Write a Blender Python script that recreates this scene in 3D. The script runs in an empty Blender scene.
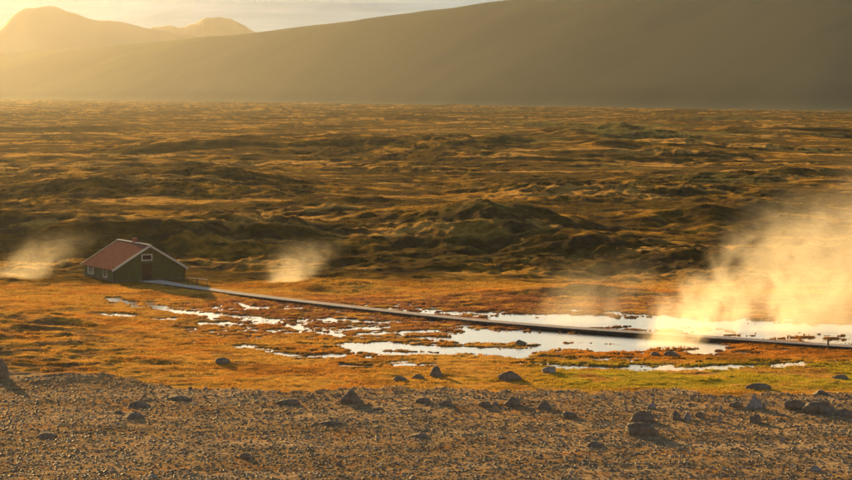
import bpy, bmesh, math, random
import numpy as np
from mathutils import Vector, Matrix, noise as mnoise

C = bpy.context.scene
R = math.radians
random.seed(7)
rng = np.random.default_rng(7)

# ---------------------------------------------------------------- camera, sky, sun, exposure
F, CAM_H, HOR = 2416.0, 25.0, 88.0            # focal length and horizon row of an 852 px wide frame
FH = F * CAM_H
PITCH = math.atan((240 - HOR) / F)
cam_d = bpy.data.cameras.new('camera'); cam = bpy.data.objects.new('camera', cam_d)
C.collection.objects.link(cam); C.camera = cam
cam_d.sensor_width = 36; cam_d.lens = 36 * F / 852
cam_d.clip_start = 0.5; cam_d.clip_end = 60000
cam.location = (0, 0, CAM_H); cam.rotation_euler = (math.pi / 2 - PITCH, 0, 0)

SUN_EL, SUN_AZ = 8.0, 20.0                    # degrees above the horizon, degrees left of the view
world = bpy.data.worlds.new('World'); C.world = world; world.use_nodes = True
wn, wl = world.node_tree.nodes, world.node_tree.links
wn.clear()
wo = wn.new('ShaderNodeOutputWorld'); bg = wn.new('ShaderNodeBackground')
sky = wn.new('ShaderNodeTexSky'); sky.sky_type = 'NISHITA'; sky.sun_disc = False
sky.sun_elevation = R(SUN_EL); sky.sun_rotation = R(-SUN_AZ)
sky.air_density = 1.0; sky.dust_density = 0.7; sky.ozone_density = 2.0
bg.inputs['Strength'].default_value = 0.06
tc = wn.new('ShaderNodeTexCoord'); mp = wn.new('ShaderNodeMapping'); mp.inputs['Scale'].default_value = (9, 9, 110)
mp.inputs['Rotation'].default_value = (0, R(1.2), 0)
cn = wn.new('ShaderNodeTexNoise'); cn.inputs['Scale'].default_value = 1.6; cn.inputs['Detail'].default_value = 7; cn.inputs['Distortion'].default_value = 0.8
cr = wn.new('ShaderNodeValToRGB'); cr.color_ramp.elements[0].position = 0.42; cr.color_ramp.elements[1].position = 0.72
cm = wn.new('ShaderNodeMixRGB'); cm.inputs['Color2'].default_value = (20, 18.5, 15.5, 1)  # bright cloud added above the view to brighten the water and fill shadows
cmul = wn.new('ShaderNodeMath'); cmul.operation = 'MULTIPLY'; cmul.inputs[1].default_value = 0.85
wl.new(tc.outputs['Generated'], mp.inputs['Vector']); wl.new(mp.outputs[0], cn.inputs['Vector'])
wl.new(cn.outputs['Fac'], cr.inputs['Fac']); wl.new(cr.outputs['Color'], cmul.inputs[0]); 
sx0 = wn.new('ShaderNodeSeparateXYZ'); wl.new(tc.outputs['Generated'], sx0.inputs[0])
lowc = wn.new('ShaderNodeMapRange'); lowc.interpolation_type = 'SMOOTHSTEP'; lowc.inputs[1].default_value = 0.10; lowc.inputs[2].default_value = 0.42; lowc.inputs[3].default_value = 1; lowc.inputs[4].default_value = 0.08
wl.new(sx0.outputs['Z'], lowc.inputs[0]); cm3 = wn.new('ShaderNodeMath'); cm3.operation = 'MULTIPLY'; wl.new(cmul.outputs[0], cm3.inputs[0]); wl.new(lowc.outputs[0], cm3.inputs[1])
wl.new(cm3.outputs[0], cm.inputs['Fac'])
wl.new(sky.outputs[0], cm.inputs['Color1']); sxyz = wn.new('ShaderNodeSeparateXYZ'); wl.new(tc.outputs['Generated'], sxyz.inputs[0])
bank = wn.new('ShaderNodeMapRange'); bank.interpolation_type = 'SMOOTHSTEP'   # a bank of thin cloud low over the horizon
bank.inputs[1].default_value = 0.045; bank.inputs[2].default_value = 0.064; bank.inputs[3].default_value = 1.0; bank.inputs[4].default_value = 0.0
wl.new(sxyz.outputs['Z'], bank.inputs[0])
bc = wn.new('ShaderNodeMixRGB'); bc.inputs['Color1'].default_value = (0.25, 1.4, 2.3, 1); bc.inputs['Color2'].default_value = (1.3, 2.5, 3.2, 1); wl.new(cr.outputs['Color'], bc.inputs['Fac'])
cb = wn.new('ShaderNodeMixRGB'); wl.new(bank.outputs[0], cb.inputs['Fac']); wl.new(cm.outputs[0], cb.inputs['Color1']); wl.new(bc.outputs[0], cb.inputs['Color2'])
wl.new(cb.outputs[0], bg.inputs['Color']); wl.new(bg.outputs[0], wo.inputs['Surface'])

sun_d = bpy.data.lights.new('sun', 'SUN'); sun = bpy.data.objects.new('sun', sun_d); C.collection.objects.link(sun)
sun_d.energy = 5.0; sun_d.angle = R(0.5); sun_d.color = (1.0, 0.61, 0.21)
sdir = Vector((-math.sin(R(SUN_AZ)) * math.cos(R(SUN_EL)), math.cos(R(SUN_AZ)) * math.cos(R(SUN_EL)), math.sin(R(SUN_EL))))
sun.rotation_euler = sdir.to_track_quat('Z', 'Y').to_euler()
sun.location = (-400, 900, 300)

C.view_settings.view_transform = 'Standard'; C.view_settings.look = 'None'
C.view_settings.gamma = 1; C.view_settings.use_curve_mapping = False
C.view_settings.exposure = 1.0
C.render.engine = 'CYCLES'
C.cycles.max_bounces = 6; C.cycles.volume_bounces = 1
C.cycles.volume_step_rate = 1.0; C.cycles.volume_max_steps = 96
C.cycles.use_denoising = True

# ---------------------------------------------------------------- helpers
def at(px, py, z=0.0):
    """point of the level z under a pixel of the photograph"""
    d = Vector((px - 426, 240 - py, -F)); d = Matrix.Rotation(math.pi / 2 - PITCH, 3, 'X') @ d
    t = (z - CAM_H) / d.z
    return Vector((d.x * t, d.y * t, z))

def link(o, parent=None):
    C.collection.objects.link(o)
    if parent is not None: o.parent = parent
    return o

def tag(o, label=None, cat=None, group=None, kind=None):
    if label: o['label'] = label
    if cat: o['category'] = cat
    if group: o['group'] = group
    if kind: o['kind'] = kind
    return o

def empty(name, loc, rz=0):
    o = bpy.data.objects.new(name, None); link(o); o.location = loc; o.rotation_euler = (0, 0, rz); return o

def pobj(name, bm, m, parent=None, smooth=False):
    me = bpy.data.meshes.new(name); bmesh.ops.recalc_face_normals(bm, faces=bm.faces); bm.to_mesh(me); bm.free()
    if m: me.materials.append(m)
    if smooth: me.polygons.foreach_set('use_smooth', [True] * len(me.polygons))
    return link(bpy.data.objects.new(name, me), parent)

def box(bm, c, s, rot=None, bevel=0.0):
    m = Matrix.Translation(c)
    if rot is not None: m = m @ rot
    r = bmesh.ops.create_cube(bm, size=1, matrix=m @ Matrix.Diagonal((s[0], s[1], s[2], 1)))
    if bevel:
        es = list({e for v in r['verts'] for e in v.link_edges})
        bmesh.ops.bevel(bm, geom=es, offset=bevel, segments=1, affect='EDGES')

def np_mesh(name, V, Fq, mat, attrs=None, smooth=True, parent=None):
    me = bpy.data.meshes.new(name)
    k = Fq.shape[1]
    me.vertices.add(len(V)); me.vertices.foreach_set('co', np.ascontiguousarray(V, dtype=np.float32).ravel())
    me.loops.add(Fq.size); me.loops.foreach_set('vertex_index', Fq.ravel().astype(np.int32))
    me.polygons.add(len(Fq)); me.polygons.foreach_set('loop_start', np.arange(0, Fq.size, k, dtype=np.int32))
    me.update(calc_edges=True)
    me.polygons.foreach_set('use_smooth', np.full(len(Fq), smooth, dtype=bool))
    if attrs:
        for n, a in attrs.items():
            at_ = me.attributes.new(n, 'FLOAT_COLOR', 'POINT')
            at_.data.foreach_set('color', np.ascontiguousarray(a, dtype=np.float32).ravel())
    me.materials.append(mat); me.validate()
    return link(bpy.data.objects.new(name, me), parent)

_perm = rng.permutation(4096).astype(np.int64)
_ang = rng.random(4096) * 2 * np.pi
_gx, _gy = np.cos(_ang), np.sin(_ang)
def pn(x, y, seed=0):
    x = np.asarray(x, float) + seed * 17.37; y = np.asarray(y, float) - seed * 9.71
    xi = np.floor(x); yi = np.floor(y); fx = x - xi; fy = y - yi
    xi = xi.astype(np.int64); yi = yi.astype(np.int64)
    u = fx * fx * fx * (fx * (fx * 6 - 15) + 10); v = fy * fy * fy * (fy * (fy * 6 - 15) + 10)
    def g(ix, iy, dx, dy):
        h = _perm[(_perm[(ix + seed * 131) & 4095] + iy) & 4095]
        return _gx[h] * dx + _gy[h] * dy
    a = g(xi, yi, fx, fy); b = g(xi + 1, yi, fx - 1, fy); c = g(xi, yi + 1, fx, fy - 1); d = g(xi + 1, yi + 1, fx - 1, fy - 1)
    return ((a + (b - a) * u) * (1 - v) + (c + (d - c) * u) * v) * 1.5
def fbm(x, y, seed, octs=4, gain=0.5):
    s = 0; a = 1.0; f = 1.0
    for i in range(octs):
        s = s + a * pn(x * f, y * f, seed + i); a *= gain; f *= 2.03
    return s
def ss(a, b, x):
    t = np.clip((x - a) / (b - a), 0, 1); return t * t * (3 - 2 * t)

# ---------------------------------------------------------------- the lie of the land
HX = np.array([-700, -300, 0, 284, 426, 560, 852, 1300])
HBASE = np.array([6200, 5900, 5400, 4250, 3650, 3250, 2600, 2200.])
HTOP = np.array([95, 100, 114, 150, 168, 182, 215, 260.])
HLEN = np.array([1100, 1100, 1050, 900, 820, 800, 850, 900.])
def smooth_tab(v):
    xs = np.arange(-3000, 3801, 4.0); y = np.interp(xs, HX, v); k = np.hanning(61); k /= k.sum()
    return xs, np.convolve(np.pad(y, 30, 'edge'), k, 'valid')
TX, TBASE = smooth_tab(HBASE); _, TTOP = smooth_tab(HTOP); _, TLEN = smooth_tab(HLEN)
WATER = -0.09
STROKES = [  # pools and rills: points in the photograph's frame, half-width in px
    ([(92, 313), (130, 315)], 1.6), ([(112, 299), (128, 303), (137, 307)], 1.8), ([(150, 305), (180, 312), (215, 316)], 2.2),
    ([(150, 319), (172, 319)], 1.2), ([(240, 304), (252, 308), (303, 309)], 1.0), ([(200, 314), (250, 317), (275, 320), (300, 328), (325, 333), (342, 337)], 1.6),
    ([(325, 330), (388, 327)], 1.1), ([(200, 323), (245, 324), (280, 321)], 1.0), ([(240, 346), (267, 349)], 2.2), ([(270, 352), (300, 357), (350, 354), (400, 354), (440, 353)], 2.5),
    ([(350, 347), (390, 346), (440, 350), (520, 352), (560, 346), (640, 348)], 3.2), ([(430, 312.5), (470, 313), (490, 315)], 1.8),
    ([(500, 319), (560, 321), (640, 322), (720, 325), (860, 331), (1000, 336)], 5.5), ([(470, 336), (560, 337), (640, 341), (710, 344)], 6.5), ([(600, 334), (740, 336), (900, 343)], 2.0), ([(640, 331), (860, 337), (1000, 341)], 2.5),
    ([(530, 363), (570, 367), (640, 369), (700, 368), (760, 366), (802, 364)], 2.3), ([(395, 365), (430, 365)], 1.8), ([(342, 365), (382, 368)], 1.0),
    ([(838, 363), (849, 363)], 1.6), ([(400, 337), (450, 340), (530, 339)], 1.8), ([(300, 320), (330, 319), (380, 322), (440, 321)], 1.0), ([(360, 334), (400, 332), (440, 331)], 1.0),
    ([(545, 357), (600, 360), (640, 359)], 1.0),
]
BW = [(150, 280.5), (188, 286), (250, 294.5), (330, 304), (420, 314), (480, 320), (540, 325), (600, 329.5), (700, 336), (760, 340), (852, 346), (960, 352), (1060, 357)]
MOUNDS = [  # px, row of its foot, height m, half-width m, half-depth m
    (500, 246, 8.0, 17, 30), (420, 236, 4.5, 26, 34), (190, 200, 6.5, 34, 60), (60, 200, 5, 40, 60), (120, 252, 5.0, 32, 26), (-20, 248, 5.5, 20, 26), (240, 250, 4.2, 18, 22),
    (330, 222, 4, 34, 40), (600, 255, 3.0, 12, 14), (700, 235, 5, 20, 30), (780, 225, 5, 20, 30), (620, 205, 5, 40, 50), (150, 162, 7, 60, 90), (300, 158, 8, 70, 90), (540, 305, 1.7, 9, 9),
    (490, 305, 1.8, 7, 8), (585, 300, 1.9, 8, 9), (650, 158, 8, 60, 90), (760, 142, 8, 60, 120), (600, 144, 8, 50, 100), (480, 160, 6, 60, 90), (40, 150, 6, 60, 100), (800, 190, 5, 40, 50), (400, 283, 1.3, 8, 8), (330, 290, 1.2, 8, 7), (740, 270, 3, 14, 14), (840, 262, 3, 14, 14),
]
def seg_dist(px, py, pts):
    best = np.full(px.shape, 1e9)
    for (x0, y0), (x1, y1) in zip(pts[:-1], pts[1:]):
        dx, dy = x1 - x0, (y1 - y0) * 2.2
        t = np.clip(((px - x0) * dx + (py - y0) * 2.2 * dy) / (dx * dx + dy * dy + 1e-9), 0, 1)
        ex = (px - x0 - t * dx) * 0.35; ey = (py - y0) - t * (y1 - y0)
        best = np.minimum(best, np.hypot(ex, ey))
    return best

def land(x, y):
    """height and soil masks of the ground at arrays x, y"""
    x = np.atleast_1d(np.asarray(x, float)); y = np.atleast_1d(np.asarray(y, float))
    r = np.hypot(x, y)
    yf = np.maximum(y, 1.0)
    px = np.clip(426 + F * x / yf, -3000, 3800); py = HOR + FH / yf
    front = ss(0, 60, y) * ss(1.2, 0.8, np.abs(x) / np.maximum(y, 1))
    z = np.zeros_like(x)
    # the rise the viewer stands on
    z += 23.3 * np.clip(1 - np.maximum(r, 4) / 128.0, 0, 1) ** 1.15 * np.where(y > 0, 1, 1)
    z = np.where(y < 0, np.maximum(z, 23.0 * ss(900, 100, r)), z)
    # moor hummocks
    w1 = np.where(px < 200, 274, 292); moor = ss(292, 278, py)
    a = (fbm(x / 95, y / 60, 1, 1) + (fbm(x / 95, y / 60, 1, 3) - fbm(x / 95, y / 60, 1, 1)) * ss(1900, 900, y)) * 1.5 + (0.5 - np.abs(fbm(x / 38, y / 28, 9, 3))) * 1.1 * ss(2200, 900, y)
    a = a + ss(700, 1500, y) * (fbm(x / 260, y / 170, 12, 2) * 2.6) * ss(5200, 3000, y)
    b = fbm(x / 9, y / 12, 21, 3, 0.55) * 0.30 * ss(1300, 600, y) + fbm(x / 2.6, y / 2.2, 26, 2) * 0.10 * ss(520, 330, y)
    far = ss(300, 1100, y)
    fl = ss(-0.15, 0.35, fbm(x / 110, y / 130, 40, 2))           # level strips between the rough ones
    hb_ = np.interp(px, TX, TBASE); nohill = ss(0, -250, y - hb_)
    b = b + (0.45 - np.abs(fbm(x / 13, y / 21, 29, 4, .6))) * (.22 + .95 * ss(-.25, .4, fbm(x / 85, y / 95, 37, 2))) * ss(1500, 700, y) + fbm(x / 5, y / 4, 33, 2) * .16 * ss(700, 450, y)
    z += moor * front * nohill * ((a * (0.45 + 0.75 * far)) * (0.35 + 0.65 * fl) + b * (0.85 + 0.3 * fl) )
    for (mx, my, mh, mw, md) in MOUNDS:
        c = at(mx, my); cx, cy = c.x, c.y + md * 0.75
        q = ((x - cx) / mw) ** 2 + ((y - cy) / md) ** 2
        sel = q < 6
        if sel.any():
            lump = 1 + 0.35 * fbm(x[sel] / (mw * .5), y[sel] / (md * .5), 60, 3)
            z[sel] += front[sel] * mh * .55 * np.exp(-q[sel] * 1.25) * lump
    # meadow and wet flats
    mead = (1 - moor) * ss(396, 382, py) * front
    z += mead * (fbm(x / 14, y / 11, 31, 4, 0.55) * 0.15 + 0.05)
    tus = ss(0.0, 0.5, fbm(x / 3.2, y / 2.6, 35, 3))
    z += mead * tus * 0.08
    left = ss(260, 60, px) * ss(300, 325, py) * ss(392, 372, py)
    z += front * left * (0.25 + 0.30 * fbm(x / 9, y / 7, 77, 3) + 0.15 * ss(0.05, 0.4, fbm(x / 4, y / 3, 78, 3)))
    # the gravel flat in front
    edge = 391 + 4 * pn(px / 60, py * 0, 5) + 2.2 * pn(px / 14, py / 8, 6) - 13 * ss(240, 60, px) + 6 * ss(500, 852, px)
    grav = ss(-1.6, 1.6, py - edge)
    gz = fbm(x / 8, y / 7, 51, 3) * 0.11 + fbm(x / 0.9, y / 0.9, 55, 2) * 0.025
    z += grav * front * (gz + 0.10) * ss(600, 480, py)
    # house plateau
    hc = at(150, 278); hd = np.hypot((x - hc.x + 1), (y - hc.y - 5)); z = z * ss(8, 20, hd) + 0.0
    # boardwalk bed
    bwd = seg_dist(px, py, BW)
    z = z * (0.25 + 0.75 * ss(1.5, 6, bwd))
    # wet flats: level ground cut by shallow rills
    wet = ss(292, 300, py) * ss(376, 366, py) * ss(70, 110, px) * front
    wet = wet * (1 - ss(345, 360, py) * ss(330, 220, px)) 
    z = z * (1 - 0.75 * wet) + wet * fbm(x / 2.8, y / 2.0, 93, 4, .65) * 0.075
    wn_ = fbm(x / 4.5, y / 3.4, 91, 5, 0.72); dip = np.zeros_like(z); near = np.zeros_like(z)
    for pts, hw in STROKES:
        sel = wet > 0.01
        d = seg_dist(px[sel], py[sel], pts)
        wv = hw * ((.8 if hw < 3 else 1.15) + (1.4 if hw < 3 else .9) * wn_[sel])
        dip[sel] = np.maximum(dip[sel], ss(wv * 1.25 + .5, wv * 0.6, d) * (1.7 if hw > 3 else 1))
        near[sel] = np.maximum(near[sel], ss(9, 1, d))
    rill = ss(0.24, 0.03, np.abs(fbm(x / 7.0, y / 4.5, 95, 4, 0.6))) * ss(0.0, 0.35, fbm(x / 13, y / 12, 99, 2)) * ss(322, 330, py) * ss(356, 346, py) * ss(280, 380, px)
    rill2 = ss(0.23, 0.03, np.abs(fbm(x / 7.0, y / 5.5, 97, 4, 0.6))) * ss(300, 306, py) * ss(345, 330, py) * ss(150, 210, px) * ss(520, 420, px)
    dip = np.maximum(dip, np.maximum(rill, rill2) * 0.9 * (wet > 0.3))
    z = np.where((py > 288) & (py < 380) & (y > 0), np.maximum(z, WATER + 0.015), z)
    z = z - dip * wet * 0.19
    # the long hill behind the plain
    pc = np.clip(px, -700, 1300)
    base = np.interp(pc, TX, TBASE); top = np.interp(pc, TX, TTOP); ln = np.interp(pc, TX, TLEN)
    
    t = (y - base) / ln
    prof = np.where(t < 1, (np.clip(t, 0, 1) * 1.12 - 0.12 * np.clip(t, 0, 1) ** 9) * ss(-.02, .12, t), np.clip(1 - (t - 1) * 0.10, 0.2, 1))
    hf = front * (t > 0)
    z += hf * prof * (top + 1.6 * pn(pc / 45, pc * 0, 8) * np.minimum(1, t))
    z += hf * np.clip(t, 0, 1) * (fbm(x / 500, y / 300, 66, 3) * 2.0 + fbm((x + y * .25) / 110, y / 1200, 68, 2) * 2.2 * ss(1.1, .5, t))
    masks = dict(px=px, py=py, moor=moor, grav=grav, wet=wet, near=near, dip=dip, hill=front * ss(-.05, -0.01, t), left=left, front=front, bwd=bwd, tus=tus, fl=fl)
    return z, masks
def gz(x, y):
    return float(land([x], [y])[0][0])

# ---------------------------------------------------------------- materials
def new_mat(name):
    m = bpy.data.materials.new(name); m.use_nodes = True
    return m, m.node_tree.nodes, m.node_tree.links, m.node_tree.nodes['Principled BSDF']

def simple(name, col, rough=0.8, nscale=3.0, var=0.25, bump=0.0, bscale=20, metallic=0.0, spec=0.3):
    m, n, l, p = new_mat(name)
    t = n.new('ShaderNodeTexCoord'); a = n.new('ShaderNodeTexNoise'); a.inputs['Scale'].default_value = nscale; a.inputs['Detail'].default_value = 6
    l.new(t.outputs['Object'], a.inputs['Vector'])
    r = n.new('ShaderNodeValToRGB'); r.color_ramp.elements[0].position = 0.3; r.color_ramp.elements[1].position = 0.7
    r.color_ramp.elements[0].color = tuple(c * (1 - var) for c in col) + (1,); r.color_ramp.elements[1].color = tuple(c * (1 + var) for c in col) + (1,)
    l.new(a.outputs['Fac'], r.inputs['Fac']); l.new(r.outputs['Color'], p.inputs['Base Color'])
    p.inputs['Roughness'].default_value = rough; p.inputs['Metallic'].default_value = metallic; p.inputs['Specular IOR Level'].default_value = spec
    if bump:
        b = n.new('ShaderNodeTexNoise'); b.inputs['Scale'].default_value = bscale; b.inputs['Detail'].default_value = 6
        l.new(t.outputs['Object'], b.inputs['Vector'])
        bb = n.new('ShaderNodeBump'); bb.inputs['Strength'].default_value = bump; bb.inputs['Distance'].default_value = 0.1
        l.new(b.outputs['Fac'], bb.inputs['Height']); l.new(bb.outputs[0], p.inputs['Normal'])
    return m

def ground_material():
    m, n, l, p = new_mat('ground')
    geo = n.new('ShaderNodeNewGeometry')
    ca = n.new('ShaderNodeAttribute'); ca.attribute_name = 'soil'
    def noise(s, d=5, vec=None):
        t = n.new('ShaderNodeTexNoise'); t.inputs['Scale'].default_value = s; t.inputs['Detail'].default_value = d; t.inputs['Roughness'].default_value = 0.62
        l.new(geo.outputs['Position'], t.inputs['Vector']); return t
    a = noise(1.3); b = noise(0.11, 8)
    r = n.new('ShaderNodeMapRange'); r.inputs[1].default_value = 0.3; r.inputs[2].default_value = 0.7; r.inputs[3].default_value = 0.62; r.inputs[4].default_value = 1.4
    l.new(a.outputs['Fac'], r.inputs[0])
    r2 = n.new('ShaderNodeMapRange'); r2.inputs[1].default_value = 0.3; r2.inputs[2].default_value = 0.7; r2.inputs[3].default_value = 0.75; r2.inputs[4].default_value = 1.25
    l.new(b.outputs['Fac'], r2.inputs[0])
    mm = n.new('ShaderNodeMath'); mm.operation = 'MULTIPLY'; l.new(r.outputs[0], mm.inputs[0]); l.new(r2.outputs[0], mm.inputs[1])
    v = n.new('ShaderNodeVectorMath'); v.operation = 'SCALE'; l.new(ca.outputs['Color'], v.inputs[0]); mf = n.new('ShaderNodeMapRange'); mf.inputs[3].default_value = 1.0; l.new(ca.outputs['Alpha'], mf.inputs[0]); l.new(mm.outputs[0], mf.inputs[4]); l.new(mf.outputs[0], v.inputs['Scale'])
    l.new(v.outputs[0], p.inputs['Base Color'])
    shw = n.new('ShaderNodeMapRange'); shw.inputs[3].default_value = 0.14; shw.inputs[4].default_value = 0.38; l.new(ca.outputs['Alpha'], shw.inputs[0]); l.new(shw.outputs[0], p.inputs['Sheen Weight'])
    p.inputs['Roughness'].default_value = 0.9; p.inputs['Specular IOR Level'].default_value = 0.0
    # low sun through a fuzz of stalks and grit: tinted sheen
    p.inputs['Sheen Weight'].default_value = 0.38; p.inputs['Sheen Roughness'].default_value = 0.5
    v2 = n.new('ShaderNodeVectorMath'); v2.operation = 'SCALE'; v2.inputs['Scale'].default_value = 2.6; l.new(v.outputs[0], v2.inputs[0]); l.new(v2.outputs[0], p.inputs['Sheen Tint'])
    bn = noise(2.2, 6)
    bb = n.new('ShaderNodeBump'); bs = n.new('ShaderNodeMath'); bs.operation = 'MULTIPLY'; bs.inputs[1].default_value = 0.8; l.new(ca.outputs['Alpha'], bs.inputs[0]); l.new(bs.outputs[0], bb.inputs['Strength']); bb.inputs['Distance'].default_value = 0.12
    l.new(bn.outputs['Fac'], bb.inputs['Height']); l.new(bb.outputs[0], p.inputs['Normal'])
    return m
M_ground = ground_material()

def soil_colour(x, y, z, k):
    px, py = k['px'], k['py']
    def mix(a, b, t): return a * (1 - t[:, None]) + np.array(b)[None, :] * t[:, None]
    n1 = fbm(x / 8, y / 9, 120, 4, 0.6); n2 = fbm(x / 28, y / 40, 130, 4, 0.6); n3 = fbm(x / 2.2, y / 2.2, 140, 3); n4 = fbm(x / 90, y / 160, 150, 3)
    c = np.zeros((len(x), 3)) + np.array([0.36, 0.195, 0.040])
    c = mix(c, [0.35, 0.145, 0.028], ss(-0.1, 0.6, n1) * 0.8)
    c = mix(c, [0.16, 0.075, 0.022], ss(0.1, 0.6, fbm(x / 5, y / 4, 160, 4)) * 0.7)
    gr = ss(352, 366, py) * ss(396, 386, py) * ss(480, 600, px) * ss(-0.3, 0.2, n1 + 0.25)
    gr = np.maximum(gr, ss(368, 374, py) * ss(390, 380, py) * ss(340, 420, px) * ss(0.0, 0.5, n1) * .6)
    c = mix(c, [0.26, 0.21, 0.020], gr * 0.85)
    red = ss(332, 342, py) * ss(368, 356, py) * ss(520, 640, px)
    c = mix(c, [0.34, 0.125, 0.022], red * 0.8)
    mud = k['wet'] * ss(345, 325, py) * ss(0.9, 0.2, k['tus']) * ss(120, 260, px)
    c = mix(c, [0.17, 0.072, 0.035], mud * 0.85)
    c = mix(c, [0.10, 0.065, 0.04], ss(0.05, 0.6, k['dip']) * 0.7)
    # moor
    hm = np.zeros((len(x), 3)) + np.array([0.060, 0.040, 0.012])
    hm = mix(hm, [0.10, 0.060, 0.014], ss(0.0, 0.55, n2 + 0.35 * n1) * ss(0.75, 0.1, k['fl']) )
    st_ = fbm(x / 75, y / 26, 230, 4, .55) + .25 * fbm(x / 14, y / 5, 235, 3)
    hm = mix(hm, [0.32, 0.18, 0.045], ss(0.26, 0.55, st_) * 0.8)  # gold streaks: sunlit strips put into the moor's colour
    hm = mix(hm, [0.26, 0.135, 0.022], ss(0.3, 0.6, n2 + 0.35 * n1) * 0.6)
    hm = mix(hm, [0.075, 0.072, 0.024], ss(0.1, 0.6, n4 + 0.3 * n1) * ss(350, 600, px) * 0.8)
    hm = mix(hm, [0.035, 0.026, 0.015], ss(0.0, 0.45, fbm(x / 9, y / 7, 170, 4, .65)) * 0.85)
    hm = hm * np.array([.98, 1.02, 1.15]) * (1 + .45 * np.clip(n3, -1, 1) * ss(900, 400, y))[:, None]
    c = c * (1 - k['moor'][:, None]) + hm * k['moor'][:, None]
    hill = np.zeros_like(c) + np.array([0.062, 0.075, 0.070])  # cool grey base: bluish airlight put into the hill's colour
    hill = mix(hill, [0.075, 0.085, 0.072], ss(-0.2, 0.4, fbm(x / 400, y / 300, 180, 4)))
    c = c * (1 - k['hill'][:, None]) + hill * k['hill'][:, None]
    g = np.zeros_like(c) + np.array([0.23, 0.150, 0.070])
    g = mix(g, [0.26, 0.125, 0.040], ss(0.0, 0.5, fbm(x / 3.0, y / 2.4, 190, 4, .6)) * ss(-.3, .3, n1) * 0.75)
    g = mix(g, [0.30, 0.215, 0.12], ss(0.05, 0.5, fbm(x / 14, y / 7, 240, 4, .6)) * .7)
    g = mix(g, [0.14, 0.10, 0.065], ss(0.1, 0.5, n3) * 0.6)
    c = c * (1 - k['grav'][:, None]) + g * k['grav'][:, None]
    lp = k['left'] * ss(0.05, 0.3, fbm(x / 6, y / 4, 200, 4, .6)) * ss(230, 90, px)
    c = mix(c, [0.13, 0.085, 0.045], lp * .8)
    return np.concatenate([np.clip(c, 0, 1), (ss(2200, 700, y) * (1 - k['hill']))[:, None]], 1)

# ---------------------------------------------------------------- ground sheet
rows = np.concatenate([np.linspace(3, 118, 30), FH / (np.arange(515, 200, -0.45) - HOR), FH / (np.arange(200, 108, -0.22) - HOR)])
lastr = rows[-1]
rows = np.concatenate([rows, np.geomspace(lastr * 1.008, 8800, 170)])
fine = np.radians(np.linspace(-13.0, 13.0, 1250))
side = np.radians(13.0 + np.geomspace(0.05, 167.0, 70))
ang = np.concatenate([-side[::-1], fine, side])
A, Rr = np.meshgrid(ang, rows)
X = (Rr * np.sin(A)).ravel(); Y = (Rr * np.cos(A)).ravel()
Z, K = land(X, Y)
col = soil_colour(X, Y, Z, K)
nr, nc = A.shape
i = np.arange(nr - 1)[:, None] * nc + np.arange(nc - 1)[None, :]
Fq = np.stack([i, i + 1, i + nc + 1, i + nc], -1).reshape(-1, 4)
j = np.arange(nr - 1) * nc
Fq = np.concatenate([Fq, np.stack([j + nc - 1, j, j + nc, j + 2 * nc - 1], -1)])
V = np.stack([X, Y, Z], 1)
V = np.concatenate([V, [[0, 0, float(Z[:nc].mean())]]]); col = np.concatenate([col, col[:1]])
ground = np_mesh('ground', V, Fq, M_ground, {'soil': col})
tag(ground, kind='structure')

# ---------------------------------------------------------------- water in the rills
def water_material():
    m, n, l, p = new_mat('water')
    p.inputs['Base Color'].default_value = (0.05, 0.05, 0.04, 1); p.inputs['Roughness'].default_value = 0.14
    p.inputs['IOR'].default_value = 1.33; p.inputs['Specular IOR Level'].default_value = 1.0
    geo = n.new('ShaderNodeNewGeometry'); t = n.new('ShaderNodeTexNoise'); t.inputs['Scale'].default_value = 1.8; t.inputs['Detail'].default_value = 5
    l.new(geo.outputs['Position'], t.inputs['Vector'])
    b = n.new('ShaderNodeBump'); b.inputs['Strength'].default_value = 0.3; b.inputs['Distance'].default_value = 0.05
    l.new(t.outputs['Fac'], b.inputs['Height']); l.new(b.outputs[0], p.inputs['Normal'])
    return m
bm = bmesh.new()
vs = [bm.verts.new(v) for v in (at(60, 378, WATER), at(1120, 378, WATER), at(1160, 296, WATER), at(60, 296, WATER))]
bm.faces.new(vs)
w = pobj('water', bm, water_material()); tag(w, kind='structure')

# ---------------------------------------------------------------- far mountains
M_far = simple('mountain', (0.10, 0.12, 0.15), 0.95, 0.002, 0.2)
def mountain(prof, y0, depth):
    xs = np.linspace(prof[0][0], prof[-1][0], 220); ts = np.linspace(0, 1, 50)
    P = np.array(prof, float); h = CAM_H + (HOR - np.interp(xs, P[:, 0], P[:, 1])) / F * (y0 + depth * .5)
    PX, T = np.meshgrid(xs, ts); h = h + 5 * fbm(xs / 9, xs * 0, 250, 3); kk = np.hanning(7); kk /= kk.sum(); h = np.convolve(np.pad(h, 3, 'edge'), kk, 'valid'); Hh = np.tile(h, (50, 1))
    Yw = y0 + T * depth; Xw = (PX - 426) / F * Yw
    sh = np.sin(T * math.pi) ** 0.8
    Zw = Hh * sh * (1 - 0.18 * (1 - sh) * np.abs(fbm(Xw / 600, Yw / 900, 210, 4))) + 5 * fbm(Xw / 180, Yw / 300, 220, 3) * sh - 2
    n_c = 220; i = np.arange(49)[:, None] * n_c + np.arange(n_c - 1)[None, :]
    Fm = np.stack([i, i + 1, i + n_c + 1, i + n_c], -1).reshape(-1, 4)
    o = np_mesh('mountains', np.stack([Xw.ravel(), Yw.ravel(), Zw.ravel()], 1), Fm, M_far); tag(o, kind='structure')
mountain([(-260, 88), (-160, 55), (-60, 40), (0, 30), (14, 14), (26, 7), (56, 6), (74, 13), (100, 20), (122, 22), (150, 29), (200, 35), (280, 50), (360, 88)], 6900, 700)
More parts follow.
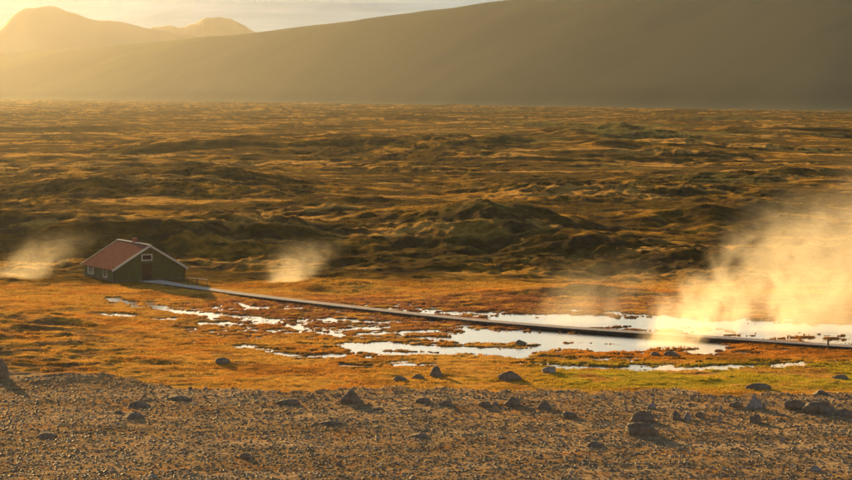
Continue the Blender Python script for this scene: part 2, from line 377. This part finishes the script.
mountain([(110, 88), (150, 29), (170, 26), (186, 27), (200, 21), (206, 17), (228, 18), (240, 22), (262, 34), (330, 60), (420, 88)], 7650, 700)

# ---------------------------------------------------------------- the cabin
M_green = simple('green_boards', (0.12, 0.12, 0.045), 0.7, 2.0, 0.2)
def clad(m):
    n, l = m.node_tree.nodes, m.node_tree.links; p = n['Principled BSDF']
    t = n.new('ShaderNodeTexCoord'); s = n.new('ShaderNodeSeparateXYZ'); l.new(t.outputs['Object'], s.inputs[0])
    a = n.new('ShaderNodeMath'); a.operation = 'MULTIPLY'; a.inputs[1].default_value = 6.5; l.new(s.outputs['Z'], a.inputs[0])
    f = n.new('ShaderNodeMath'); f.operation = 'FRACT'; l.new(a.outputs[0], f.inputs[0])
    b = n.new('ShaderNodeBump'); b.inputs['Strength'].default_value = 0.9; b.inputs['Distance'].default_value = 0.03; l.new(f.outputs[0], b.inputs['Height']); l.new(b.outputs[0], p.inputs['Normal'])
clad(M_green)
M_roof = simple('red_roof', (0.25, 0.125, 0.09), 0.9, 1.5, 0.18, spec=0.0)
def corrug(m):
    n, l = m.node_tree.nodes, m.node_tree.links; p = n['Principled BSDF']
    t = n.new('ShaderNodeTexCoord'); wv = n.new('ShaderNodeTexWave'); wv.bands_direction = 'Y'; wv.inputs['Scale'].default_value = 1.6
    l.new(t.outputs['Object'], wv.inputs['Vector'])
    b = n.new('ShaderNodeBump'); b.inputs['Strength'].default_value = 0.5; b.inputs['Distance'].default_value = 0.04; l.new(wv.outputs['Fac'], b.inputs['Height']); l.new(b.outputs[0], p.inputs['Normal'])
corrug(M_roof)
M_white = simple('white_paint', (0.62, 0.58, 0.5), 0.6, 4, 0.1)
M_door = simple('brown_door', (0.08, 0.045, 0.022), 0.6, 3, 0.2)
M_glass, n_, l_, p_ = new_mat('window_glass'); p_.inputs['Base Color'].default_value = (0.03, 0.03, 0.03, 1); p_.inputs['Roughness'].default_value = 0.08
M_stone = simple('foundation', (0.16, 0.13, 0.1), 0.9, 3, 0.3)
M_wood = simple('weathered_wood', (0.50, 0.43, 0.37), 0.8, 2.5, 0.25, 0.4, 8)
M_dkwood = simple('dark_wood', (0.10, 0.075, 0.05), 0.85, 2.5, 0.3)
M_brick = simple('chimney_red', (0.28, 0.09, 0.06), 0.8, 4, 0.2)

hp = at(149.5, 280.5, 0)
house = empty('cabin', (hp.x, hp.y, 0), R(26.5))
tag(house, 'dark green cabin with dull red roof at the end of the boardwalk', 'cabin')
W, L, EH, PH = 9.7, 12.0, 1.70, 4.60      # gable wall at local y=0, house runs to +y
def hb(name, m, parts, parent=house, bevel=0.0):
    bm = bmesh.new()
    for c, s in parts: box(bm, c, s, None, bevel)
    return pobj(name, bm, m, parent)
bm = bmesh.new()
pts = [(-W/2, -.2), (W/2, -.2), (W/2, EH), (0, PH - .12), (-W/2, EH)]
f0 = [bm.verts.new((x, 0, z)) for x, z in pts]; f1 = [bm.verts.new((x, L, z)) for x, z in pts]
bm.faces.new(f0); bm.faces.new(f1[::-1])
for k in range(5): bm.faces.new((f0[k], f0[(k+1) % 5], f1[(k+1) % 5], f1[k]))
pobj('wall', bm, M_green, house)
hb('foundation', M_stone, [((0, L/2, -.05), (W + .12, L + .12, .5))])
sl = math.atan2(PH - EH, W / 2); OV = 0.42; rl = (W / 2) / math.cos(sl) + OV
roof = bpy.data.objects.new('roof', None)
bm = bmesh.new()
for s in (-1, 1):
    cx = s * (rl / 2) * math.cos(sl); cz = PH - (rl / 2) * math.sin(sl)
    rot = Matrix.Rotation(s * sl, 4, 'Y')
    box(bm, (cx, L/2, cz), (rl, L + 0.7, 0.10), rot)
roof = pobj('roof', bm, M_roof, house)
bm = bmesh.new()
for s in (-1, 1):
    box(bm, (s * (rl/2) * math.cos(sl), -0.38, PH - (rl/2) * math.sin(sl) - 0.05), (rl + .02, 0.05, 0.26), Matrix.Rotation(s * sl, 4, 'Y'))
pobj('barge_board', bm, M_white, roof)
bm = bmesh.new()
for s in (-1, 1):
    box(bm, (s * (rl/2) * math.cos(sl), L + 0.38, PH - (rl/2) * math.sin(sl) - 0.05), (rl + .02, 0.05, 0.26), Matrix.Rotation(s * sl, 4, 'Y'))
pobj('barge_board', bm, M_white, roof)
bm = bmesh.new(); box(bm, (0, L/2, PH + .07), (0.34, L + 0.74, 0.10)); pobj('ridge_cap', bm, M_white, roof)
bm = bmesh.new(); box(bm, (0, 5.6, PH + .28), (.5, .5, .6), None, .03); box(bm, (0, 5.6, PH + .62), (.62, .62, .1)); pobj('chimney', bm, M_brick, roof)
def window(cx, cz, w, h, face, bars=()):
    """face 'g' gable wall, 'l' long left wall"""
    def T(u, d, z): return (u, -d, z) if face == 'g' else (-W/2 - d, u, z)
    def S(a, b, c): return (a, b, c) if face == 'g' else (b, a, c)
    t = 0.13
    fr = hb('window', M_white, [(T(cx - w/2, .04, cz), S(t, .10, h + t)), (T(cx + w/2, .04, cz), S(t, .10, h + t)),
                               (T(cx, .043, cz - h/2), S(w - t, .10, t)), (T(cx, .043, cz + h/2), S(w - t, .10, t))])
    hb('pane', M_glass, [(T(cx, .01, cz), S(w - t, .03, h - t))], fr)
    if bars: hb('glazing_bar', M_white, [(T(cx + b[0], .035, cz + b[1]), S(b[2], .05, b[3])) for b in bars], fr)
    return fr
window(-0.35, 3.02, 1.35, 0.72, 'g')
window(3.4, 0.98, 1.5, 1.15, 'l', [(0, 0, .07, 1.0)])
fr = window(9.2, 1.05, 2.2, 1.15, 'l')
hb('shutter', M_white, [((-W/2 - .075, 9.2, 1.05 + dz), (.03, 2.0, .1)) for dz in (-.36, -.12, .12, .36)], fr)
dr = hb('door', M_door, [((-0.35, -.03, 1.12), (1.15, .06, 2.1))])
hb('handle', M_white, [((0.1, -.09, 1.05), (.12, .05, .05))], dr)
hb('door_frame', M_dkwood, [((-0.98, -.035, 1.12), (.1, .09, 2.22)), ((0.28, -.035, 1.12), (.1, .09, 2.22)), ((-0.35, -.035, 2.23), (1.16, .09, .1))])
hb('step', M_dkwood, [((-0.35, -.55, .08), (1.5, 1.0, .16))])
for s in (-1, 1): hb('corner_board', M_dkwood, [((s * (W/2 + .01), -.01, .95), (.14, .1, 1.9))])

# handrail running on from the cabin's right corner
a = at(188, 285.5, 0); b = at(207, 287.5, 0)
hr = empty('handrail', (a.x, a.y, 0)); tag(hr, 'low pale handrail on thin posts beside the right corner of the cabin', 'handrail')
d = b - a; ln_ = d.length; ang_ = math.atan2(d.y, d.x); rot = Matrix.Rotation(ang_, 4, 'Z')
bm = bmesh.new(); box(bm, (d.x/2, d.y/2, 1.02), (ln_ + .1, .09, .07), rot); pobj('rail', bm, M_white, hr)
for k in range(3):
    q = d * (k / 2); bm = bmesh.new(); box(bm, (q.x, q.y, .42), (.08, .08, 1.12)); pobj('post', bm, M_dkwood, hr)

# ---------------------------------------------------------------- boardwalk
DZ = 0.26
P = [at(x, y, DZ) for x, y in BW]
def catmull(P, n=10):
    out = []
    Q = [P[0] * 2 - P[1]] + P + [P[-1] * 2 - P[-2]]
    for k in range(1, len(Q) - 2):
        for s in range(n):
            t = s / n; p0, p1, p2, p3 = Q[k-1:k+3]
            out.append(0.5 * ((2*p1) + (p2 - p0) * t + (2*p0 - 5*p1 + 4*p2 - p3) * t*t + (3*p1 - p0 - 3*p2 + p3) * t**3))
    out.append(P[-1]); return out
pth = catmull(P)
def resample(p, step):
    out = [p[0]]; acc = 0
    for a, b in zip(p[:-1], p[1:]):
        seg = (b - a).length; t = step - acc
        while t <= seg:
            out.append(a.lerp(b, t / seg)); t += step
        acc = (acc + seg) % step if seg + acc >= step else acc + seg
    return out
bw = empty('boardwalk', (P[0].x, P[0].y, 0)); org = Vector((P[0].x, P[0].y, 0))
tag(bw, 'long raised plank boardwalk curving from the cabin across the hot spring flats', 'boardwalk')
def wid(k, n): return 1.9 + 1.3 * max(0, 1 - k / (n * 0.06))
s1 = resample(pth, 0.19)
bm = bmesh.new()
for k in range(len(s1) - 1):
    a, b = s1[k], s1[k+1]; t = (b - a).normalized(); c = (a + b) / 2 - org
    box(bm, (c.x, c.y, DZ - .02 + random.uniform(-.005, .005)), (0.165, wid(k, len(s1)) + random.uniform(-.03, .03), 0.045), Matrix.Rotation(math.atan2(t.y, t.x), 4, 'Z'))
pobj('deck', bm, M_wood, bw)
s2 = resample(pth, 1.5)
for sgn in (-1, 1):
    bm = bmesh.new()
    for k in range(len(s2) - 1):
        a, b = s2[k], s2[k+1]; t = (b - a).normalized(); nrm = Vector((-t.y, t.x, 0)) * sgn * (wid(k * 8, len(s1)) / 2 - .08)
        c = (a + b) / 2 - org + nrm
        box(bm, (c.x, c.y, DZ - .175 + .002 * (k % 2)), ((b - a).length, .07, .26), Matrix.Rotation(math.atan2(t.y, t.x), 4, 'Z'))
    pobj('side_beam', bm, M_dkwood, bw)
s3 = resample(pth, 3.0)
for k in range(len(s3)):
    a = s3[k]; b = s3[min(k+1, len(s3)-1)] if k < len(s3)-1 else s3[k]; p_ = s3[k-1] if k else s3[k]
    t = (b - p_).normalized()
    for sgn in (-1, 1):
        c = a - org + Vector((-t.y, t.x, 0)) * sgn * .72
        bm = bmesh.new(); box(bm, (c.x, c.y, (DZ - .25 - .6) / 2 + .03), (.14, .14, DZ - .25 + .6)); pobj('post', bm, M_dkwood, bw)

pp = at(828, 349.5, 0)
po = empty('marker_post', (pp.x, pp.y, 0)); tag(po, 'thin dark upright post in the orange grass beside the boardwalk at far right', 'post')
bm = bmesh.new(); box(bm, (0, 0, .45), (.14, .14, 1.2), None, .02); pobj('shaft', bm, M_dkwood, po)
bm = bmesh.new(); box(bm, (0, 0, 1.07), (.17, .17, .05), None, .01); pobj('cap', bm, M_dkwood, po)

# ---------------------------------------------------------------- boulders
M_rock = simple('boulder_rock', (0.22, 0.165, 0.11), 0.85, 2.2, 0.35, 0.7, 6)
M_rock2 = simple('pale_rock', (0.30, 0.26, 0.22), 0.8, 3.0, 0.3, 0.6, 7)
def rock_bm(w, d, h, seed, sub=4, peak=0.0):
    bm = bmesh.new(); bmesh.ops.create_icosphere(bm, subdivisions=sub, radius=1)
    rr = random.Random(seed); off = Vector((rr.uniform(-50, 50), rr.uniform(-50, 50), rr.uniform(-50, 50)))
    planes = []
    for _ in range(9):
        v = Vector((rr.gauss(0, 1), rr.gauss(0, 1), rr.gauss(0, .8))).normalized(); planes.append((v, rr.uniform(.62, .92)))
    for v in bm.verts:
        p = v.co.copy()
        for nv, dd in planes:
            e = p.dot(nv) - dd
            if e > 0: p -= nv * e * 0.92
        p *= 1 + 0.13 * mnoise.noise(p * 1.6 + off) + 0.085 * mnoise.noise(p * 4.5 + off) + 0.04 * mnoise.noise(p * 11 + off)
        if peak and p.z > 0: s = 1 - .65 * peak * p.z; p.x *= s; p.y *= s; p.z *= 1 + .15 * peak
        v.co = Vector((p.x * w / 2, p.y * d / 2, p.z * h))
    return bm
# px, row of the foot, width px, height px, peak, pale, label
B = [
 (352, 403.5, 24, 14, .55, 0, 'grey pointed boulder on the gravel edge, tallest left of centre'),
 (288, 405, 24, 10, 0, 0, 'broad low dark boulder on the gravel edge left of the pointed grey one'),
 (640, 436, 34, 15, 0, 0, 'large flat dark boulder lying deepest in the gravel, lower of two stacked'),
 (645, 422, 27, 13, .2, 0, 'rounded boulder just behind the large flat dark boulder in the gravel'),
 (755, 409, 18, 14, .5, 1, 'wedge shaped boulder with a bright sunlit left face on the gravel edge'),
 (757, 424, 14, 11, 0, 0, 'small round dark boulder in front of the wedge with the bright face'),
 (796, 410, 26, 12, .1, 0, 'wide rounded grey boulder touching the long low one at right'),
 (820, 414, 36, 14, .25, 0, 'long low grey boulder, largest of those at the right edge of the gravel'),
 (845, 417, 26, 9, .3, 0, 'flat dark slab of rock cut by the right frame edge beside the long grey boulder'),
 (676, 420, 12, 10, .5, 0, 'upright brown stone just right of the stacked boulders'),
 (688, 420, 9, 8, .6, 1, 'small tilted pale stone beside the upright brown stone'),
 (700, 418, 10, 7, 0, 0, 'small dark stone third in the row right of the stacked boulders'),
 (652, 409, 9, 6, .2, 1, 'small pale stone on the gravel edge directly behind the stacked boulders'),
 (720, 422, 5, 9, .3, 1, 'narrow upright pale stone alone in the open gravel'),
 (721, 412, 5, 7, .3, 1, 'tiny upright stone on the gravel edge behind the narrow upright one'),
 (736, 407, 14, 6, .4, 0, 'brown low stone just left of the wedge with the bright face'),
 (513, 406, 20, 9, .3, 0, 'broad brown stone on the gravel edge at the middle of the photo'),
 (545, 409, 16, 12, .6, 0, 'pointed grey stone on the gravel edge right of the broad brown one'),
 (569, 418, 17, 10, 0, 0, 'squarish dark boulder set a little into the gravel right of centre'),
 (485, 407, 16, 9, .1, 0, 'rounded dark stone on the gravel edge left of the small white one'),
 (495, 405, 7, 5, 0, 1, 'small white stone on the gravel edge between two darker ones'),
 (424, 404, 18, 7, .1, 0, 'low grey stone on the gravel edge between the pointed boulder and centre'),
 (445, 406, 14, 6, .2, 0, 'low brown stone right of the low grey one on the gravel edge'),
 (378, 410, 9, 5, .2, 0, 'little grey stone at the right foot of the pointed grey boulder'),
 (436, 377, 16, 11, .6, 0, 'dark cone shaped boulder standing in the gold grass'),
 (509, 380, 26, 9, .6, 0, 'low wide dark rock in the grass midway between the two grass boulders'),
 (549, 373, 15, 7, 0, 1, 'flat topped grey rock in the grass close to the narrow stream'),
 (400, 381, 14, 6, .2, 0, 'small dark rock in the grass left of the cone shaped boulder'),
 (418, 379, 12, 6, .3, 0, 'small rock touching the left side of the cone shaped boulder'),
 (759, 389.5, 26, 7, 0, 0, 'long flat grey rock lying in the yellow green grass'),
 (841, 379, 16, 5, .2, 0, 'low dark rock in the yellow green grass at the far right'),
 (822, 395, 18, 5, .2, 0, 'low mossy brown rock where the green grass meets the gravel at right'),
 (1, 379, 14, 22, .1, 0, 'tall rounded boulder cut by the left edge of the photo'),
 (672, 355.5, 16, 5, .3, 0, 'low dark rock on the orange bank in front of the big steam plume'),
 (655, 355.5, 10, 4, .2, 0, 'smaller dark rock beside the low one in front of the big steam plume'),
 (520, 345, 14, 5, .4, 0, 'small dark islet rock standing in the shallow water'),
 (222, 363, 16, 6, .3, 0, 'dark rock in the gold grass of the left meadow'),
 (137, 407, 24, 8, .5, 0, 'brown low rock in the gravel at left, upper of three dark ones'),
 (135, 419, 22, 9, .5, 0, 'brown rock in the left gravel with a peaked top, lower of two close together'),
 (118, 414, 12, 5, .3, 0, 'small brown rock left of the peaked brown rock in the left gravel'),
 (178, 400, 26, 6, .5, 0, 'wide flat brown rock on the gravel edge at left'),
 (245, 459, 14, 9, .3, 0, 'dark brown stone near the bottom of the gravel left of centre'),
 (152, 477, 10, 5, 0, 1, 'pale stone at the bottom edge of the gravel at left'),
 (330, 424, 24, 5, .2, 0, 'long low stone in the gravel below the pointed grey boulder'),
 (418, 438, 20, 7, .5, 0, 'low brown stone in the middle of the gravel'),
 (45, 437, 22, 6, .3, 0, 'low grey rock in the open gravel near the left edge'),
 (596, 446, 16, 6, .3, 0, 'low brown stone in the gravel left below the stacked boulders'),
 (815, 471, 12, 6, .2, 1, 'pale stone in the lower right corner of the gravel'),
 (782, 441, 6, 5, .1, 1, 'small white stone in the gravel below the long low grey boulder'),
]
for k, (px, py, wp, hpx, pk, pale, lab) in enumerate(B):
    g = at(px, py, 0); z0 = gz(g.x, g.y); g = at(px, py, z0); dist = math.hypot(g.y, CAM_H)
    sc = F / dist; w_ = wp / sc; h_ = hpx / sc * (.62 if (px < 620 and py > 406) or (px < 330 and py > 390) else .9)
    dpt = w_ * random.uniform(.75, 1.05) * (0.75 if wp > 22 else 1)
    bm = rock_bm(w_ * 1.05, dpt, h_ * 0.82, 100 + k, 4, pk)
    o = pobj('boulder', bm, M_rock2 if pale else M_rock, None, True)
    o.location = (g.x, g.y + dpt * .35, z0 + h_ * 0.10)
    tag(o, lab, 'stone' if wp < 12 else 'boulder', 'boulders on the gravel and in the grass')
# ordinary small stones: nothing tells them apart
protos = [rock_bm(1.1, .95, .42, 500 + k, 2, random.choice((0, .3, .6))) for k in range(6)]
pm = []
for k, bm in enumerate(protos):
    me = bpy.data.meshes.new('small_stone'); bm.to_mesh(me); bm.free(); me.materials.append(M_rock2 if k == 5 else M_rock); pm.append(me)
    me.polygons.foreach_set('use_smooth', [True] * len(me.polygons))
for k in range(120):
    px = random.uniform(-15, 867); py = random.choice((random.uniform(396, 408), random.uniform(396, 408), random.uniform(400, 480)))
    if px < 250 and random.random() < .5: py = random.uniform(388, 400)
    g = at(px, py, 0); z0 = gz(g.x, g.y); s = random.uniform(.2, .5) * random.uniform(.7, 1)
    o = bpy.data.objects.new('small_stone', pm[random.randrange(6) if random.random() < .6 else random.randrange(5)]); link(o)
    o.location = (g.x, g.y, z0 + s * .1); o.rotation_euler = (random.uniform(-.2, .2), random.uniform(-.2, .2), random.uniform(0, 6.28)); o.scale = (s, s, s * random.uniform(.7, 1.1))
    tag(o, 'small rough stone lying loose among the fine gravel', 'stone', 'small loose stones in the gravel')

# ---------------------------------------------------------------- gravel: thousands of pebbles
def attr_mat(name, attr, rough, trans=0.0, spec=0.3):
    m, n, l, p = new_mat(name)
    a = n.new('ShaderNodeAttribute'); a.attribute_name = attr
    l.new(a.outputs['Color'], p.inputs['Base Color']); p.inputs['Roughness'].default_value = rough; p.inputs['Specular IOR Level'].default_value = spec
    if trans:
        t = n.new('ShaderNodeBsdfTranslucent'); l.new(a.outputs['Color'], t.inputs['Color'])
        mx = n.new('ShaderNodeMixShader'); mx.inputs['Fac'].default_value = trans
        l.new(p.outputs[0], mx.inputs[1]); l.new(t.outputs[0], mx.inputs[2]); l.new(mx.outputs[0], n['Material Output'].inputs['Surface'])
    return m
t_ = bmesh.new(); bmesh.ops.create_icosphere(t_, subdivisions=1, radius=1)
iv = np.array([v.co[:] for v in t_.verts]); iff = np.array([[v.index for v in f.verts] for f in t_.faces]); t_.free()
N = 90000
ppx = rng.uniform(-120, 970, N * 2); yy = rng.uniform(140, 206, N * 2)
xx = (ppx - 426) / F * yy
Zp, Kp = land(xx, yy)
keep = (Kp['grav'] > .5) & (rng.random(N * 2) < 0.45 + 0.6 * ss(-.3, .3, fbm(xx / 2.5, yy / 2.5, 300, 3)))
xx, yy, Zp = xx[keep][:N], yy[keep][:N], Zp[keep][:N]; N = len(xx)
sz = 0.032 + 0.10 * rng.random(N) ** 4
jit = 1 + 0.35 * (rng.random((N, 12)) - .5)
th = rng.random(N) * 6.28; cs, sn = np.cos(th), np.sin(th)
sx = sz * rng.uniform(.8, 1.3, N); sy = sz * rng.uniform(.8, 1.3, N); szz = sz * rng.uniform(.35, .75, N)
vx = iv[None, :, 0] * jit * sx[:, None]; vy = iv[None, :, 1] * jit * sy[:, None]; vz = iv[None, :, 2] * jit * szz[:, None]
Vg = np.stack([vx * cs[:, None] - vy * sn[:, None] + xx[:, None], vx * sn[:, None] + vy * cs[:, None] + yy[:, None], vz + (Zp + sz * .15)[:, None]], -1).reshape(-1, 3)
Fg = (iff[None] + (np.arange(N) * 12)[:, None, None]).reshape(-1, 3)
base = np.array([0.27, 0.185, 0.095])[None] * rng.uniform(.5, 1.5, (N, 1)); base[rng.random(N) < .10] = (0.46, .38, .27)
cg = np.concatenate([base, np.ones((N, 1))], 1).repeat(12, 0)
gv = np_mesh('gravel', Vg, Fg, attr_mat('pebbles', 'tint', .6, 0, .3), {'tint': cg}, smooth=False)
tag(gv, 'grey brown gravel covering the flat in the foreground', 'gravel', kind='stuff')

# ---------------------------------------------------------------- grass: backlit tufts
def tufts(N, ylo, yhi, hlo, hhi, sel_fn, nb=5):
    yy = np.sqrt(rng.uniform(ylo ** 2, yhi ** 2, N)); ppx = rng.uniform(-160, 1010, N); xx = (ppx - 426) / F * yy
    z, k = land(xx, yy); keep = sel_fn(z, k, xx, yy); xx, yy, z = xx[keep], yy[keep], z[keep]
    sc = soil_colour(xx, yy, z, {q: v[keep] for q, v in k.items()})[:, :3]
    n = len(xx)
    a = rng.random((n, nb)) * 6.28; h = rng.uniform(hlo, hhi, (n, 1)) * rng.uniform(.7, 1.1, (n, nb)); wd = h * rng.uniform(.12, .22, (n, nb))
    bx = xx[:, None] + rng.normal(0, .10, (n, nb)); by = yy[:, None] + rng.normal(0, .10, (n, nb))
    lx = np.cos(a) * h * .45 + .08 * h; ly = np.sin(a) * h * .45
    cx, cy = -np.sin(a) * wd, np.cos(a) * wd
    zb = (z - .02)[:, None] + 0 * a
    Vt = np.stack([np.stack([bx - cx, by - cy, zb], -1), np.stack([bx + cx, by + cy, zb], -1), np.stack([bx + lx, by + ly, zb + h], -1)], 2).reshape(-1, 3)
    Ft = np.arange(len(Vt)).reshape(-1, 3)
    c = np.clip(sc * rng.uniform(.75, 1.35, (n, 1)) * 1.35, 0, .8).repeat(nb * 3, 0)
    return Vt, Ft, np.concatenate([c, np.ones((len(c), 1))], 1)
M_grass = attr_mat('grass_blades', 'tint', .7, .6, .0)
V1, F1, c1 = tufts(120000, 197, 312, .08, .21, lambda z, k, x, y: (z > WATER + .05) & (k['grav'] < .35) & (k['moor'] < .6) & (k['bwd'] > 2.4) & (rng.random(len(z)) < .25 + .75 * ss(-.3, .4, fbm(x / 5, y / 5, 310, 3))), 5)
gr = np_mesh('grass', V1, F1, M_grass, {'tint': c1}, smooth=False)
tag(gr, 'gold and orange moor grass covering the wet meadow', 'grass', kind='stuff')
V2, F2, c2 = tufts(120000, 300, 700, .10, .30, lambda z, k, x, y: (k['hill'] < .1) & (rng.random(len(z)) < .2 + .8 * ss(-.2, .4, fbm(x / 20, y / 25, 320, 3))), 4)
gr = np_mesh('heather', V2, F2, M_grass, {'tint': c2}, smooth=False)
tag(gr, 'brown heather and dry grass over the hummocks of the moor', 'heather', kind='stuff')

# ---------------------------------------------------------------- steam
def steam(px, py, rw, h, dx, grow, dens, label, seed, dy=0.0, nscale=.36, sharp=1.5, col=(.98, .93, .82), bottom=-0.1):
    """a drifting plume: hull lofted from lumpy rings, density fades inside it"""
    c = at(px, py, 0)
    bm = bmesh.new(); ring = []; NS, NR = 24, 12
    rr = random.Random(seed)
    for j in range(NR + 1):
        t = j / NR; cx = dx * t ** 1.15; rad = rw * (1 + grow * t) * (1 if 0 < j < NR else .8)
        ring.append([bm.verts.new((cx + math.cos(a) * rad * (1 + .07 * math.sin(3 * a + j + seed)), dy * t + math.sin(a) * rad * .8 * (1 + .06 * math.cos(2 * a - j)), bottom + t * h)) for a in [2 * math.pi * i / NS for i in range(NS)]])
    for j in range(NR):
        for i in range(NS):
            bm.faces.new((ring[j][i], ring[j][(i+1) % NS], ring[j+1][(i+1) % NS], ring[j+1][i]))
    bm.faces.new(ring[0][::-1]); bm.faces.new(ring[-1])
    m = bpy.data.materials.new('steam'); m.use_nodes = True; n, l = m.node_tree.nodes, m.node_tree.links; n.clear()
    out = n.new('ShaderNodeOutputMaterial'); v = n.new('ShaderNodeVolumePrincipled')
    v.inputs['Color'].default_value = col + (1,); v.inputs['Anisotropy'].default_value = 0.55
    tcn = n.new('ShaderNodeTexCoord'); sp = n.new('ShaderNodeSeparateXYZ'); l.new(tcn.outputs['Object'], sp.inputs[0])
    def M(op, a, b=None, cl=False):
        q = n.new('ShaderNodeMath'); q.operation = op; q.use_clamp = cl
        for ix, s in enumerate((a, b)):
            if s is None: continue
            if isinstance(s, (int, float)): q.inputs[ix].default_value = s
            else: l.new(s, q.inputs[ix])
        return q.outputs[0]
    t = M('DIVIDE', M('SUBTRACT', sp.outputs['Z'], bottom), h, True)
    cx = M('MULTIPLY', M('POWER', t, 1.15), dx); rad = M('MULTIPLY', M('ADD', M('MULTIPLY', t, grow), 1), rw * .95)
    ex = M('DIVIDE', M('SUBTRACT', sp.outputs['X'], cx), rad); ey = M('DIVIDE', M('SUBTRACT', sp.outputs['Y'], M('MULTIPLY', t, dy)), M('MULTIPLY', rad, .8))
    d = M('SQRT', M('ADD', M('MULTIPLY', ex, ex), M('MULTIPLY', ey, ey)))
    mpg = n.new('ShaderNodeMapping'); mpg.inputs['Location'].default_value = (seed * 3.1, seed * 1.7, 0); mpg.inputs['Rotation'].default_value = (0, R(25), 0); mpg.inputs['Scale'].default_value = (1, 1, .95)
    nt = n.new('ShaderNodeTexNoise'); nt.inputs['Scale'].default_value = nscale; nt.inputs['Detail'].default_value = 5; nt.inputs['Roughness'].default_value = .58; nt.inputs['Distortion'].default_value = 1.1
    l.new(tcn.outputs['Object'], mpg.inputs['Vector']); l.new(mpg.outputs[0], nt.inputs['Vector'])
    body = M('SUBTRACT', 1.0, d, True)
    nn = M('MULTIPLY', M('SUBTRACT', nt.outputs['Fac'], 0.5), 3.0 * sharp)
    # noise eats more of the plume the higher and the farther out
    q = M('ADD', M('MULTIPLY', body, 1.5), M('MULTIPLY', nn, M('ADD', .9, M('MULTIPLY', t, .9))))
    q = M('SUBTRACT', q, M('MULTIPLY', t, .35), True)
    q = M('MULTIPLY', q, M('POWER', M('MULTIPLY', body, 1.9, True), 1.5))
    fall = M('POWER', M('SUBTRACT', 1.0, t, True), 1.6)
    base_ = M('MULTIPLY', t, 9, True)
    dn = M('MULTIPLY', M('MULTIPLY', q, fall), dens)
    l.new(dn, v.inputs['Density']); l.new(v.outputs[0], out.inputs['Volume'])
    m.cycles.volume_sampling = 'MULTIPLE_IMPORTANCE'
    m.cycles.homogeneous_volume = False
    o = pobj('steam_plume', bm, m); o.location = (c.x, c.y, 0)
    tag(o, label, 'steam', 'steam plumes from the hot springs', 'thing')
    return o
steam(668, 345, 4.5, 8, 6.0, .9, .28, 'bright low puff of steam rising at the left end of the big steam bank', 3)
steam(705, 332, 6.0, 16, 14, .8, .17, 'tall drifting steam plume in the middle of the big steam bank', 5, nscale=.24)
steam(790, 330, 8.0, 19, 15, .9, .14, 'wide golden steam cloud filling the right edge of the big steam bank', 8, nscale=.24)
steam(880, 332, 8.0, 21, 10, .9, .09, 'steam plume drifting in across the right edge of the photo', 11)
steam(575, 322, 7.0, 8, 5, .7, .035, 'thin faint veil of steam over the water left of the big steam bank', 13)
steam(284, 285, 4.0, 6.5, 4.5, .9, .09, 'small glowing steam plume rising behind the middle of the boardwalk', 17)
steam(18, 279, 5.0, 7, 7.5, .8, .055, 'low steam plume behind the knoll left of the cabin', 23)

# ---------------------------------------------------------------- the air
bm = bmesh.new(); box(bm, (0, 0, (600 - 8) / 2), (18400, 18400, 608))
hm = bpy.data.materials.new('haze'); hm.use_nodes = True; n, l = hm.node_tree.nodes, hm.node_tree.links; n.clear()
out = n.new('ShaderNodeOutputMaterial'); v = n.new('ShaderNodeVolumePrincipled')
v.inputs['Color'].default_value = (0.80, 0.83, 0.82, 1); v.inputs['Density'].default_value = 1.35e-5; v.inputs['Anisotropy'].default_value = 0.78
l.new(v.outputs[0], out.inputs['Volume'])
hm.cycles.homogeneous_volume = True
hz = pobj('haze', bm, hm); tag(hz, kind='stuff')
